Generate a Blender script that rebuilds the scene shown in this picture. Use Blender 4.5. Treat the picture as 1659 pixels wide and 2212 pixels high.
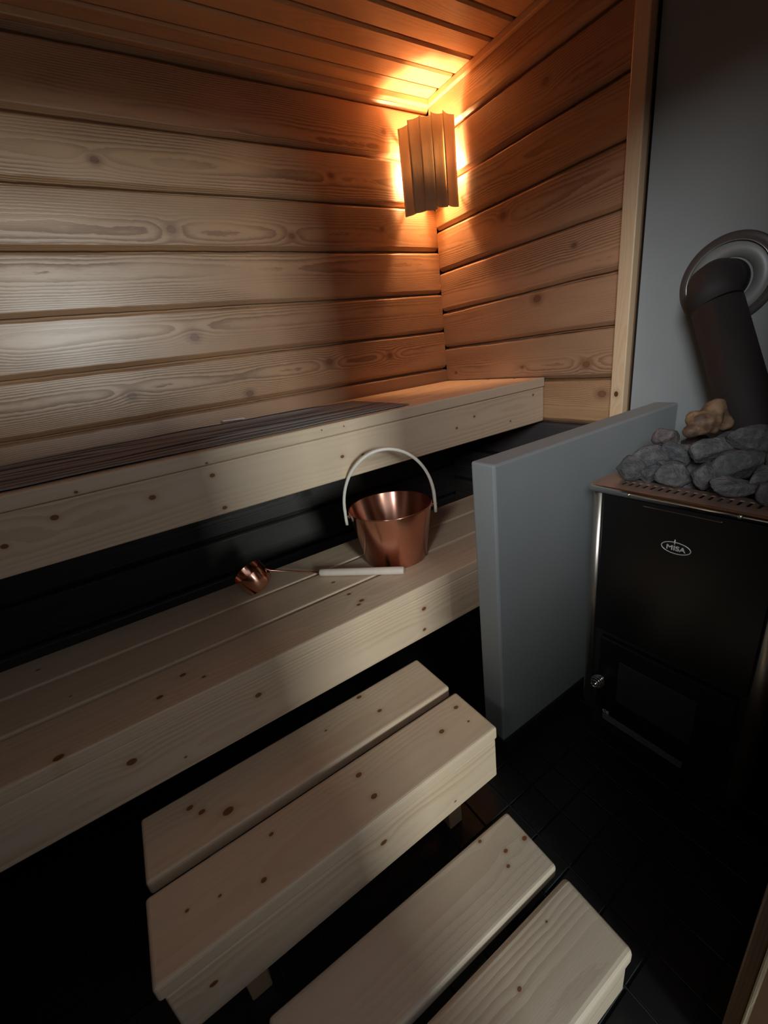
import bpy, bmesh, math, random
from mathutils import Vector, Matrix, noise
import mathutils

for o in list(bpy.data.objects):
    bpy.data.objects.remove(o)
SC = bpy.context.scene
COL = SC.collection

# ---------------------------------------------------------------- camera
CAM_LOC = Vector((-1.52957756, -1.76293515, 1.17))
RC = ((0.83099192, -0.54124706, -0.12846808),      # camera right
      (-0.29473663, -0.23252272, -0.92685679),     # camera down
      (0.47178677, 0.80807475, -0.35274983))       # camera forward
cam_d = bpy.data.cameras.new('camera')
cam = bpy.data.objects.new('camera', cam_d)
COL.objects.link(cam)
r_, d_, f_ = (Vector(v) for v in RC)
m = Matrix((( r_.x, -d_.x, -f_.x), (r_.y, -d_.y, -f_.y), (r_.z, -d_.z, -f_.z))).to_4x4()
m.translation = CAM_LOC
cam.matrix_world = m
cam_d.sensor_fit = 'VERTICAL'
cam_d.sensor_height = 24.0
cam_d.lens = 893.44 / 2212 * 24.0
cam_d.clip_start = 0.02
SC.camera = cam

# ---------------------------------------------------------------- world and light
w = bpy.data.worlds.new('world')
SC.world = w
w.use_nodes = True
w.node_tree.nodes['Background'].inputs[0].default_value = (0.86, 0.94, 1.0, 1)
w.node_tree.nodes['Background'].inputs[1].default_value = 0.6
SC.view_settings.view_transform = 'Standard'
SC.view_settings.look = 'None'
SC.view_settings.gamma = 1
SC.view_settings.use_curve_mapping = False
SC.view_settings.exposure = 0.27

def area(name, loc, target, sx, sy, power, color):
    d = bpy.data.lights.new(name, 'AREA')
    d.shape = 'RECTANGLE'; d.size = sx; d.size_y = sy
    d.energy = power; d.color = color
    o = bpy.data.objects.new(name, d)
    COL.objects.link(o)
    o.location = loc
    o.rotation_euler = (Vector(target) - Vector(loc)).to_track_quat('-Z', 'Y').to_euler()
    return o

# daylight from the window of the wash room, behind the photographer, through the doorway
area('window_daylight', (-1.70, -6.0, 1.90), (-1.30, 0, 1.10), 0.75, 0.80, 125, (0.88, 0.99, 0.96))
# the wash room's other window, further to the left
area('side_window_daylight', (-4.2, -3.35, 2.60), (-1.0, -1.45, 1.0), 1.2, 1.0, 150, (0.93, 0.97, 1.0))

# ---------------------------------------------------------------- helpers
def link(o, parent=None):
    COL.objects.link(o)
    if parent is not None:
        o.parent = parent
    return o

def thing(name, label, cat, loc=(0, 0, 0), rotz=0, group=None):
    o = bpy.data.objects.new(name, None)
    o.empty_display_size = 0.05
    link(o)
    o.location = loc
    o.rotation_euler = (0, 0, rotz)
    o['label'] = label
    o['category'] = cat
    if group:
        o['group'] = group
    return o

def tag(o, label, cat, group=None):
    o['label'] = label
    o['category'] = cat
    if group:
        o['group'] = group
    return o

def obj(name, bm, mat, parent=None, loc=(0, 0, 0), smooth=False, rot=None):
    me = bpy.data.meshes.new(name)
    bm.normal_update()
    bm.to_mesh(me)
    bm.free()
    if smooth:
        for p in me.polygons:
            p.use_smooth = True
    if isinstance(mat, (list, tuple)):
        for q in mat:
            me.materials.append(q)
    else:
        me.materials.append(mat)
    o = bpy.data.objects.new(name, me)
    link(o, parent)
    o.location = loc
    if rot is not None:
        o.rotation_euler = rot
    return o

def box_bm(sx, sy, sz, bevel=0.0, seg=2, bm=None, c=(0, 0, 0)):
    b = bmesh.new()
    bmesh.ops.create_cube(b, size=1)
    for v in b.verts:
        v.co = Vector((v.co.x * sx, v.co.y * sy, v.co.z * sz))
    if bevel:
        bmesh.ops.bevel(b, geom=list(b.edges), offset=bevel, segments=seg, affect='EDGES', profile=0.5)
    for v in b.verts:
        v.co += Vector(c)
    if bm is None:
        return b
    join(bm, b)
    return bm

def join(a, b):
    base = len(a.verts)
    vs = [a.verts.new(v.co) for v in b.verts]
    b.verts.index_update()
    for f in b.faces:
        try:
            nf = a.faces.new([vs[v.index] for v in f.verts])
            nf.smooth = f.smooth
            nf.material_index = f.material_index
        except ValueError:
            pass
    b.free()

def tube_bm(path, rad, n=12, cap=True, bm=None, closed=False):
    b = bm or bmesh.new()
    pts = [Vector(p) for p in path]
    rings = []
    N = len(pts)
    up = None
    for i, p in enumerate(pts):
        if closed:
            t = (pts[(i + 1) % N] - pts[i - 1]).normalized()
        else:
            t = (pts[min(i + 1, N - 1)] - pts[max(i - 1, 0)]).normalized()
        if up is None:
            up = Vector((0, 0, 1)) if abs(t.z) < 0.9 else Vector((1, 0, 0))
        s = t.cross(up).normalized()
        up = s.cross(t).normalized()
        r = rad[i] if isinstance(rad, (list, tuple)) else rad
        rings.append([b.verts.new(p + s * r * math.cos(2 * math.pi * k / n) + up * r * math.sin(2 * math.pi * k / n)) for k in range(n)])
    for i in range(N if closed else N - 1):
        A, B = rings[i], rings[(i + 1) % N]
        for k in range(n):
            f = b.faces.new((A[k], A[(k + 1) % n], B[(k + 1) % n], B[k]))
            f.smooth = True
    if cap and not closed:
        b.faces.new(list(reversed(rings[0])))
        b.faces.new(rings[-1])
    bmesh.ops.recalc_face_normals(b, faces=b.faces)
    return b

def lathe_bm(profile, n=64, bm=None, close=False):
    """profile: list of (radius, z)"""
    b = bm or bmesh.new()
    rings = []
    for r, z in profile:
        if r < 1e-6:
            rings.append([b.verts.new((0, 0, z))])
        else:
            rings.append([b.verts.new((r * math.cos(2 * math.pi * k / n), r * math.sin(2 * math.pi * k / n), z)) for k in range(n)])
    seq = list(range(len(rings) - 1))
    for i in seq + ([len(rings) - 1] if close else []):
        A, B = rings[i], rings[(i + 1) % len(rings)]
        for k in range(n):
            if len(A) == 1 and len(B) == 1:
                continue
            if len(A) == 1:
                f = b.faces.new((A[0], B[k], B[(k + 1) % n]))
            elif len(B) == 1:
                f = b.faces.new((A[k], A[(k + 1) % n], B[0]))
            else:
                f = b.faces.new((A[k], A[(k + 1) % n], B[(k + 1) % n], B[k]))
            f.smooth = True
    bmesh.ops.recalc_face_normals(b, faces=b.faces)
    return b

# ---------------------------------------------------------------- materials
class NT:
    def __init__(self, name):
        self.m = bpy.data.materials.new(name)
        self.m.use_nodes = True
        self.t = self.m.node_tree
        self.b = self.t.nodes['Principled BSDF']
    def n(self, ty, **kw):
        nd = self.t.nodes.new(ty)
        for k, v in kw.items():
            setattr(nd, k, v)
        return nd
    def set(self, sock, v):
        if hasattr(v, 'is_output') or isinstance(v, bpy.types.NodeSocket):
            self.t.links.new(v, sock)
        else:
            sock.default_value = v
    def math(self, op, a, b=None, c=None, clamp=False):
        nd = self.n('ShaderNodeMath', operation=op)
        nd.use_clamp = clamp
        self.set(nd.inputs[0], a)
        if b is not None:
            self.set(nd.inputs[1], b)
        if c is not None:
            self.set(nd.inputs[2], c)
        return nd.outputs[0]
    def comb(self, x, y, z):
        nd = self.n('ShaderNodeCombineXYZ')
        for i, v in enumerate((x, y, z)):
            self.set(nd.inputs[i], v)
        return nd.outputs[0]
    def noise(self, vec, scale, detail=2, rough=0.5):
        nd = self.n('ShaderNodeTexNoise')
        self.set(nd.inputs['Vector'], vec)
        nd.inputs['Scale'].default_value = scale
        nd.inputs['Detail'].default_value = detail
        nd.inputs['Roughness'].default_value = rough
        return nd.outputs['Fac']
    def mix(self, f, a, b, blend='MIX'):
        nd = self.n('ShaderNodeMix', data_type='RGBA', blend_type=blend)
        self.set(nd.inputs[0], f)
        self.set(nd.inputs[6], a)
        self.set(nd.inputs[7], b)
        return nd.outputs[2]
    def smooth(self, v, lo, hi, a=0.0, b=1.0):
        nd = self.n('ShaderNodeMapRange', interpolation_type='SMOOTHSTEP')
        self.set(nd.inputs[0], v)
        for i, q in enumerate((lo, hi, a, b)):
            nd.inputs[i + 1].default_value = q
        return nd.outputs[0]
    def bump(self, h, strength, dist):
        nd = self.n('ShaderNodeBump')
        self.set(nd.inputs['Height'], h)
        nd.inputs['Strength'].default_value = strength
        nd.inputs['Distance'].default_value = dist
        self.t.links.new(nd.outputs[0], self.b.inputs['Normal'])

def c4(c):
    return (c[0], c[1], c[2], 1)

def srgb(r, g, b):
    f = lambda v: (v / 255 / 12.92) if v / 255 <= 0.04045 else ((v / 255 + 0.055) / 1.055) ** 2.4
    return (f(r), f(g), f(b), 1)

def wood(name, axis, normal, light, dark, knots=(), freq=230, contrast=0.5, rough=0.5,
         seed=0.0, pith=(0.0, 0.09), taper=0.03, knotcol=(0.10, 0.035, 0.015, 1), halo=0.5, coat=0.0,
         blotch=0.25, bump=0.3):
    """plain-sawn timber: growth rings round a wandering pith, bent round knots.
    axis/normal: 'x','y','z' in the board's own coordinates; knots: (along, across, radius[, pale])"""
    N = NT(name)
    tc = N.n('ShaderNodeTexCoord')
    sp = N.n('ShaderNodeSeparateXYZ')
    N.t.links.new(tc.outputs['Object'], sp.inputs[0])
    ix = {'x': 0, 'y': 1, 'z': 2}
    A = sp.outputs[ix[axis]]
    Q = sp.outputs[ix[normal]]
    P = sp.outputs[({0, 1, 2} - {ix[axis], ix[normal]}).pop()]
    a_s = N.math('ADD', A, seed * 7.31)
    va = N.comb(a_s, seed, 0.0)
    n1 = N.noise(va, 1.3, 2, 0.5)
    n2 = N.noise(N.comb(a_s, seed + 13.7, 4.2), 0.9, 2, 0.5)
    wob = N.noise(N.comb(N.math('MULTIPLY', a_s, 5.0), N.math('MULTIPLY', P, 22.0), N.math('MULTIPLY', Q, 22.0)), 1.0, 2, 0.5)
    p = N.math('ADD', P, N.math('MULTIPLY_ADD', n1, taper * 2.2, pith[0] - taper * 1.1))
    q = N.math('ADD', Q, N.math('MULTIPLY_ADD', n2, taper * 2.6, pith[1] - taper * 1.3))
    r = N.math('SQRT', N.math('ADD', N.math('MULTIPLY', p, p), N.math('MULTIPLY', q, q)))
    r = N.math('MULTIPLY_ADD', wob, 0.006, r)
    rag = N.noise(N.comb(N.math('MULTIPLY', a_s, 38.0), N.math('MULTIPLY', P, 150.0), N.math('MULTIPLY', Q, 150.0)), 1.0, 2, 0.6)
    r = N.math('MULTIPLY_ADD', rag, 0.0022, r)
    core = None
    for k in knots:
        ka, kp, kr = k[:3]
        da = N.math('MULTIPLY', N.math('SUBTRACT', A, ka), 0.75)
        dp = N.math('SUBTRACT', P, kp)
        dd = N.math('SQRT', N.math('ADD', N.math('MULTIPLY', da, da), N.math('MULTIPLY', dp, dp)))
        dn = N.math('DIVIDE', dd, kr)
        core = dn if core is None else N.math('MINIMUM', core, dn)
        g = N.math('EXPONENT', N.math('MULTIPLY', N.math('MULTIPLY', N.math('DIVIDE', dd, kr * 2.6 + 0.01), N.math('DIVIDE', dd, kr * 2.6 + 0.01)), -1.0))
        r = N.math('MULTIPLY_ADD', g, kr * 0.7, r)
    ph = N.math('MULTIPLY', r, freq)
    fr = N.math('FRACT', ph)
    ring = N.math('MULTIPLY', N.smooth(fr, 0.15, 0.82), N.smooth(fr, 0.86, 0.99, 1.0, 0.0))
    amp = N.smooth(N.noise(N.comb(N.math('MULTIPLY', a_s, 2.0), N.math('MULTIPLY', P, 9.0), seed), 1.0, 2, 0.5), 0.34, 0.66, 0.12, 1.0)
    fib = N.noise(N.comb(N.math('MULTIPLY', a_s, 6.0), N.math('MULTIPLY', P, 420.0), N.math('MULTIPLY', Q, 420.0)), 1.0, 2, 0.6)
    fac = N.math('MULTIPLY', N.math('MULTIPLY', ring, amp), contrast)
    fac = N.math('ADD', fac, N.math('MULTIPLY_ADD', fib, 0.28, -0.09), clamp=True)
    col = N.mix(fac, light, dark)
    bl = N.noise(N.comb(N.math('MULTIPLY', a_s, 1.6), N.math('MULTIPLY', P, 10.0), N.math('MULTIPLY', Q, 10.0)), 1.0, 3, 0.55)
    blv = N.math('MULTIPLY_ADD', bl, blotch * 2, 1 - blotch)
    col = N.mix(1.0, col, N.comb(blv, blv, blv), 'MULTIPLY')
    if core is not None:
        hal = N.smooth(core, 0.8, 2.6, halo, 0.0)
        col = N.mix(hal, col, dark)
        km = N.smooth(core, 0.75, 1.05, 1.0, 0.0)
        rim = N.math('MULTIPLY', N.smooth(core, 0.6, 0.95), 0.6)
        kc = N.mix(rim, knotcol, (knotcol[0] * .4, knotcol[1] * .4, knotcol[2] * .4, 1))
        col = N.mix(km, col, kc)
    N.t.links.new(col, N.b.inputs['Base Color'])
    rr = N.math('MULTIPLY_ADD', fac, 0.16, rough - 0.05)
    N.t.links.new(rr, N.b.inputs['Roughness'])
    if coat:
        N.b.inputs['Coat Weight'].default_value = coat
        N.b.inputs['Coat Roughness'].default_value = 0.28
    N.bump(N.math('MULTIPLY_ADD', fib, 0.5, N.math('MULTIPLY', ring, -0.5)), bump, 0.0012)
    return N.m

def plain(name, col, rough=0.5, metal=0.0, noise_amt=0.1, nscale=30, bump=0.0, coat=0.0, bscale=None):
    N = NT(name)
    tc = N.n('ShaderNodeTexCoord')
    nz = N.noise(tc.outputs['Object'], nscale, 4, 0.55)
    v = N.math('MULTIPLY_ADD', nz, 2 * noise_amt, 1 - noise_amt)
    N.t.links.new(N.mix(1.0, col, N.comb(v, v, v), 'MULTIPLY'), N.b.inputs['Base Color'])
    N.b.inputs['Roughness'].default_value = rough
    N.b.inputs['Metallic'].default_value = metal
    if coat:
        N.b.inputs['Coat Weight'].default_value = coat
    if bump:
        N.bump(N.noise(tc.outputs['Object'], bscale or nscale * 3, 4, 0.6), bump, 0.002)
    return N.m

def brushed(name, col, rough, zscale, xyscale, amt=0.12, aniso=0.0):
    """metal brushed round its own vertical axis"""
    N = NT(name)
    tc = N.n('ShaderNodeTexCoord')
    mp = N.n('ShaderNodeMapping')
    N.t.links.new(tc.outputs['Object'], mp.inputs[0])
    mp.inputs['Scale'].default_value = (xyscale, xyscale, zscale)
    nz = N.noise(mp.outputs[0], 1.0, 3, 0.6)
    N.b.inputs['Base Color'].default_value = col
    N.b.inputs['Metallic'].default_value = 1.0
    N.t.links.new(N.math('MULTIPLY_ADD', nz, amt * 2, rough - amt), N.b.inputs['Roughness'])
    N.b.inputs['Anisotropic'].default_value = aniso
    N.b.inputs['Anisotropic Rotation'].default_value = 0.25
    if aniso:
        tg = N.n('ShaderNodeTangent', direction_type='RADIAL', axis='Z')
        N.t.links.new(tg.outputs[0], N.b.inputs['Tangent'])
    else:
        N.bump(nz, 0.05, 0.0006)
    return N.m

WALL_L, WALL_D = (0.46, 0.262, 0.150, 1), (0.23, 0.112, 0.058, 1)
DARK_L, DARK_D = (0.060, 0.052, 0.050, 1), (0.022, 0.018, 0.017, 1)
PINE_L, PINE_D = (0.66, 0.50, 0.36, 1), (0.48, 0.31, 0.18, 1)
CEIL_L, CEIL_D = (0.62, 0.40, 0.22, 1), (0.44, 0.24, 0.11, 1)

M_plaster = plain('grey_plaster', (0.24, 0.252, 0.25, 1), 0.75, 0, 0.06, 9, 0.12, bscale=140)
M_plaster_top = plain('grey_plaster_cap', (0.25, 0.245, 0.235, 1), 0.6, 0, 0.08, 9, 0.1, bscale=140)
M_tile = plain('black_floor_tile', (0.0065, 0.0065, 0.007, 1), 0.42, 0, 0.25, 14, 0.08)
M_grout = plain('dark_grout', (0.020, 0.020, 0.020, 1), 0.9, 0, 0.2, 40)
M_skirt = plain('black_skirting_tile', (0.012, 0.012, 0.013, 1), 0.45, 0, 0.2, 14)
M_wallback = plain('dark_backing', (0.03, 0.018, 0.01, 1), 0.9)
M_black_enamel = plain('black_enamel', (0.004, 0.004, 0.0042, 1), 0.30, 0, 0.15, 12, coat=0.0)
M_black_matte = plain('black_matte_steel', (0.010, 0.010, 0.010, 1), 0.5, 0, 0.2, 20)
M_glass_door = plain('smoked_glass', (0.020, 0.021, 0.022, 1), 0.22, 0, 0.1, 12, coat=0.0)
M_steel = plain('brushed_steel', (0.50, 0.46, 0.40, 1), 0.36, 1.0, 0.03)
M_chrome = plain('chrome', (0.75, 0.74, 0.72, 1), 0.12, 1.0, 0.03)
M_toppl = plain('heat_tinted_steel', (0.60, 0.42, 0.33, 1), 0.45, 0.9, 0.22, 16)
M_slot = plain('soot_black', (0.004, 0.004, 0.004, 1), 0.9)
M_flue = plain('flue_black_paint', (0.014, 0.010, 0.009, 1), 0.78, 0, 0.2, 18, 0.06)
M_collar = plain('collar_grey', (0.10, 0.085, 0.08, 1), 0.42, 0.5, 0.1, 20)
M_collar_disc = plain('collar_disc', (0.27, 0.27, 0.26, 1), 0.5, 0.3, 0.08, 20)
M_copper = brushed('brushed_copper', (0.80, 0.40, 0.29, 1), 0.21, 900, 6, 0.04, 0.7)
M_logo = plain('logo_silver', (0.62, 0.62, 0.62, 1), 0.4, 0.3, 0.03)
M_cap = plain('white_tag_cloth', (0.75, 0.76, 0.78, 1), 0.8, 0, 0.03)

# ---------------------------------------------------------------- the shell
def struct(name, bm, mat, parent=None, **kw):
    o = obj(name, bm, mat, parent, **kw)
    if parent is None:
        o['kind'] = 'structure'
    return o

ZC = 2.160      # underside of the ceiling boards
XL = -2.62      # far left end of the sauna
YD = -1.735     # inner face of the wall with the door opening
rnd = random.Random(4)

# floor slab, tiles
floor = struct('floor', box_bm(3.6, 3.6, 0.05, c=(-1.6, -1.2, -0.031)), M_grout)
TP = 0.0895
def tile_bm(s=0.0855):
    return box_bm(s, s, 0.006, 0.0012, 1)
tile_me = None
rest = bmesh.new()
x0, y0 = -0.775, -1.498
nt = 0
for i in range(-22, 9):
    for j in range(-4, 17):
        cx, cy = x0 + (i + .5) * TP, y0 + (j + .5) * TP
        if cx > -0.03 or cx < XL + .04 or cy > -0.03 or cy < YD - .1:
            continue
        near = cy < -0.86 and cx > -1.55
        dz = rnd.uniform(-0.0006, 0.0006)
        if near:
            if tile_me is None:
                t = obj('tile', tile_bm(), M_tile, floor, (cx, cy, -0.003 + dz))
                tile_me = t.data
            else:
                t = bpy.data.objects.new('tile', tile_me)
                link(t, floor)
                t.location = (cx, cy, -0.003 + dz)
            t.rotation_euler = (rnd.uniform(-.004, .004), rnd.uniform(-.004, .004), 0)
            nt += 1
        else:
            box_bm(0.0855, 0.0855, 0.006, bm=rest, c=(cx, cy, -0.003 + dz))
tr = obj('outer_tiles', rest, M_tile, floor)
tr['kind'] = 'stuff'

# ceiling boards (run along x) on a dark backing
ceiling = struct('ceiling', box_bm(2.75, 1.95, 0.03, c=(-1.31, -0.90, ZC + 0.032)), M_wallback)
edges = [0.0, -0.0875, -0.186, -0.289, -0.388, -0.488, -0.582]
while edges[-1] > -1.80:
    edges.append(edges[-1] - 0.0985)
def board_section(L, W, T, ch=0.005, axis='x'):
    """board lying face down: face at z=-T/2 with chamfered long edges"""
    b = bmesh.new()
    prof = [(-W/2, T/2), (-W/2, -T/2 + ch), (-W/2 + ch, -T/2), (W/2 - ch, -T/2), (W/2, -T/2 + ch), (W/2, T/2)]
    A = [b.verts.new((-L/2, y, z)) for y, z in prof]
    B = [b.verts.new((L/2, y, z)) for y, z in prof]
    n = len(prof)
    for k in range(n):
        b.faces.new((A[k], A[(k+1) % n], B[(k+1) % n], B[k]))
    b.faces.new(A); b.faces.new(list(reversed(B)))
    bmesh.ops.recalc_face_normals(b, faces=b.faces)
    return b
for i in range(len(edges) - 1):
    a, b2 = edges[i], edges[i + 1]
    mt = wood('ceiling_wood_%d' % i, 'x', 'z', CEIL_L, CEIL_D, contrast=0.30, seed=i * 1.7 + 3, rough=0.48, blotch=0.12, pith=(rnd.uniform(-.05, .05), .1))
    obj('ceiling_board', board_section(2.62, (a - b2) - 0.009, 0.016, 0.0065), mt, ceiling, (-1.31, (a + b2) / 2, ZC + 0.008))

M_trim = wood('cornice_wood', 'x', 'y', CEIL_L, CEIL_D, contrast=0.25, seed=55, rough=0.45)
M_trim_y = wood('cornice_wood_end', 'y', 'x', CEIL_L, CEIL_D, contrast=0.25, seed=61, rough=0.45)
struct('trim_1', box_bm(2.62, 0.024, 0.022, 0.003, c=(0, 0, 0)), M_trim, loc=(-1.31, -0.012, ZC - 0.011))
struct('trim_2', box_bm(0.020, 1.70, 0.022, 0.003), M_trim_y, loc=(-0.010, -0.874, ZC - 0.011))

# log walls -------------------------------------------------
def log_bm(L, H, seed, bev=0.020, depth=0.013, thick=0.05, groove=0.007, nseg=60):
    """one wall log, face at y=0 looking to -y, body behind; centred on x and z"""
    b = bmesh.new()
    prof = [(thick, -H/2), (0.030, -H/2), (0.028, -H/2 + .0065), (depth, -H/2 + .008), (0.0012, -H/2 + bev), (0.0, -H/2 + bev + .003),
            (0.0, -H/6), (0.0, H/6), (0.0, H/2 - .009), (0.0012, H/2 - .0065), (depth * .6, H/2 - .0015), (0.028, H/2), (thick, H/2)]
    rows = []
    for i in range(nseg + 1):
        x = -L/2 + L * i / nseg
        row = []
        for k, (y, z) in enumerate(prof):
            dz = dy = 0
            if 1 <= k <= 10 and k not in (6, 7):
                dz = 0.0030 * noise.noise(Vector((x * 3.1 + seed, 0.5 if k < 6 else 9.0, seed * 1.3)))
                if 1:
                    dz += 0.0016 * noise.noise(Vector((x * 21 + seed, 1.0 if k < 6 else 5.0, seed)))
                dy = 0.0010 * noise.noise(Vector((x * 2.2, 1.0, seed * 2.1)))
            row.append(b.verts.new((x, y + dy, z + dz)))
        rows.append(row)
    for i in range(nseg):
        for k in range(len(prof) - 1):
            f = b.faces.new((rows[i][k], rows[i+1][k], rows[i+1][k+1], rows[i][k+1]))
            f.smooth = k not in (0, 11)
    b.edges.ensure_lookup_table()
    for i in range(nseg):
        for k in (2, 3, 4, 5, 8, 9, 10):
            ed = b.edges.get((rows[i][k], rows[i + 1][k]))
            if ed:
                ed.smooth = False
    b.faces.new(rows[0]); b.faces.new(list(reversed(rows[-1])))
    bmesh.ops.recalc_face_normals(b, faces=b.faces)
    return b

# knots of the long wall: world (x, z, radius)
KW = [(-1.459, 1.149, .012), (-1.20, 1.3185, .013), (-1.181, 1.661, .012), (-0.671, 1.172, .013), (-0.349, 1.162, .012),
      (-1.048, 1.0935, .012), (-0.744, 1.6485, .010), (-0.313, 1.682, .007), (-2.2, 1.5, .012), (-1.80, 1.31, .010), (-0.53, 1.86, .008),
      (-1.65, 0.79, .012), (-0.9, .62, .012), (-1.9, 1.03, .012), (-1.35, 1.84, .010), (-0.25, 2.03, .008)]
zl = [0.0, 0.18, 0.355, 0.531, 0.707, 0.883, 1.0594, 1.239, 1.411, 1.593, 1.767, 1.938, 2.118]
wall_back = struct('wall_back', box_bm(2.9, 0.03, 2.30, c=(-1.40, 0.072, 1.10)), M_wallback)
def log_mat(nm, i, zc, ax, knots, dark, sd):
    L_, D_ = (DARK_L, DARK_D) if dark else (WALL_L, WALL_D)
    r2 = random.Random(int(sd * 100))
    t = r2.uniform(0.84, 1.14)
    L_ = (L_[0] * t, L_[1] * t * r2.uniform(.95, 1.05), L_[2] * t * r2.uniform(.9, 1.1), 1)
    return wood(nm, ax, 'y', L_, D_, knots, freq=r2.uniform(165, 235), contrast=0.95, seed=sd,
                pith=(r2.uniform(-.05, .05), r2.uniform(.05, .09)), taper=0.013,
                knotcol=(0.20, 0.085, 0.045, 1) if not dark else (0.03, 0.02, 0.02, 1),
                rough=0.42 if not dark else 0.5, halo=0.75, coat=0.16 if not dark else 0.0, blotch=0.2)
for i in range(len(zl)):
    z0 = zl[i]
    z1 = zl[i + 1] if i + 1 < len(zl) else ZC + 0.02
    H = z1 - z0
    zc = (z0 + z1) / 2
    ks = [(x + 1.31, z - zc, r) for x, z, r in KW if z0 < z < z1]
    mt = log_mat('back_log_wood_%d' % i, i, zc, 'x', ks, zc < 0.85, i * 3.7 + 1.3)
    obj('log', log_bm(2.62, H, i * 5.1, nseg=70), mt, wall_back, (-1.31, 0, zc))

KR = [(-0.7233, 1.4423, .007), (-0.5675, 1.298, .014), (-0.4916, 1.0427, .006), (-0.8555, 0.93, .013), (-0.788, 1.038, .012),
      (-0.07, 1.036, .006), (-0.405, 1.625, .012), (-0.60, 1.95, .01), (-.3, .7, .012)]
zr = [0.0, 0.10, 0.277, 0.453, 0.63, 0.8095, 0.9814, 1.1555, 1.3248, 1.5006, 1.6756, 1.8385, 2.014]
wall_right = struct('wall_right', box_bm(0.03, 3.0, 2.30, c=(0.072, -1.35, 1.10)), M_wallback)
for i in range(len(zr)):
    z0 = zr[i]
    z1 = zr[i + 1] if i + 1 < len(zr) else ZC + 0.02
    H = z1 - z0
    zc = (z0 + z1) / 2
    # local x runs along -world y after turning by -90 degrees: local x = -(y - yc)
    ks = [(-(y + 0.465), z - zc, r) for y, z, r in KR if z0 < z < z1]
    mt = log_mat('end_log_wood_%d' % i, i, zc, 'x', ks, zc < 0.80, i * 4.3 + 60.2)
    obj('log', log_bm(0.93, H, i * 4.1 + 77, nseg=34), mt, wall_right, (0, -0.465, zc), rot=(0, 0, -math.pi / 2))

# grey plastered part of the end wall
o = obj('plaster_panel', box_bm(0.055, 0.95, 2.20, c=(0.0275, -1.4385, 1.09)), M_plaster, wall_right)
# pale post that covers the end of the logs
M_post = wood('post_wood', 'z', 'x', (0.66, 0.47, 0.29, 1), (0.46, 0.27, 0.13, 1), [(0.935 - 1.08, -0.928 + 0.930, 0.008)],
              contrast=0.3, seed=9.2, rough=0.45, pith=(0.02, .06), blotch=0.1)
struct('trim_3', box_bm(0.034, 0.046, 2.16, 0.003), M_post, loc=(-0.017, -0.930, 1.08))

# left end wall, and wall with the doorway the photographer stands in
wl_ = struct('wall_left', box_bm(0.05, 1.9, 2.2, c=(XL - 0.045, -0.88, 1.09)), M_wallback)
for i in range(12):
    z0 = i * 0.18
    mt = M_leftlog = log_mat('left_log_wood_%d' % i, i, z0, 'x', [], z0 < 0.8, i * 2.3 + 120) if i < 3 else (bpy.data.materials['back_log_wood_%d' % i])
    obj('log', log_bm(1.735, 0.18, i * 4.1 + 7, nseg=20), mt, wl_, (XL, -0.8675, z0 + 0.09), rot=(0, 0, math.pi / 2))
DX0, DX1, DH = -2.12, -1.012, 1.87      # door opening
wf = bmesh.new()
box_bm(0 - DX1 + 0.05, 0.11, 2.2, bm=wf, c=((DX1 + 0.05) / 2, YD - 0.055, 1.09))
box_bm(DX0 - XL + 0.05, 0.11, 2.2, bm=wf, c=((DX0 + XL - 0.05) / 2, YD - 0.055, 1.09))
box_bm(DX1 - DX0, 0.11, 2.19 - DH, bm=wf, c=((DX1 + DX0) / 2, YD - 0.055, (2.19 + DH) / 2))
struct('wall_front', wf, plain('front_wall_wood', (0.20, 0.10, 0.055, 1), 0.5, 0, 0.2, 8))
M_casing = wood('casing_wood', 'z', 'y', (0.20, 0.12, 0.07, 1), (0.12, 0.065, 0.035, 1), contrast=0.4, seed=31, rough=0.5)
M_jamb = wood('jamb_wood', 'z', 'x', (0.60, 0.50, 0.33, 1), (0.30, 0.21, 0.13, 1), [(-0.50, 0.03, .012), (-0.56, .01, .010)], contrast=0.5, seed=37, rough=0.5, blotch=0.3)
door = bpy.data.objects.new('door_1', None); link(door); door['kind'] = 'structure'
obj('door_casing', box_bm(0.070, 0.018, 1.99, 0.003), M_casing, door, (DX1 + 0.047, -1.719, 0.995))
obj('door_jamb', box_bm(0.030, 0.120, 1.98, 0.002), M_jamb, door, (DX1 + 0.015, -1.789, 0.99))
obj('door_jamb', box_bm(0.030, 0.120, 1.98, 0.002), M_jamb, door, (DX0 - 0.015, -1.789, 0.99))
obj('door_casing', box_bm(0.070, 0.018, 1.99, 0.003), M_casing, door, (DX0 - 0.047, -1.726, 0.995))

# unseen blocker added just outside the doorway, keeps daylight off the lower left
struct('added_light_blocker', box_bm(1.44, 0.10, 1.40, 0.004, c=(-2.09, -2.12, 0.70)), plain('blocker_grey', (0.16, 0.16, 0.155, 1), 0.8, 0, 0.05, 8))

# half wall beside the stove
HW = [-0.849, 0.0, -1.1155, -1.0405, 0.9045]
b = box_bm(HW[1] - HW[0], HW[3] - HW[2], HW[4], 0.006, 2, c=((HW[0] + HW[1]) / 2, (HW[2] + HW[3]) / 2, HW[4] / 2))
half = struct('wall_partition', b, M_plaster)
for yy, nm in ((HW[2] - 0.004, 'a'), (HW[3] + 0.004, 'b')):
    obj('skirting', box_bm(0.855, 0.008, 0.055, 0.001, 1, c=((HW[0]) / 2, yy, 0.0275)), M_skirt, half)
obj('skirting', box_bm(0.008, 0.083, 0.055, 0.001, 1, c=(HW[0] - 0.004, (HW[2] + HW[3]) / 2, 0.0275)), M_skirt, half)

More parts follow.
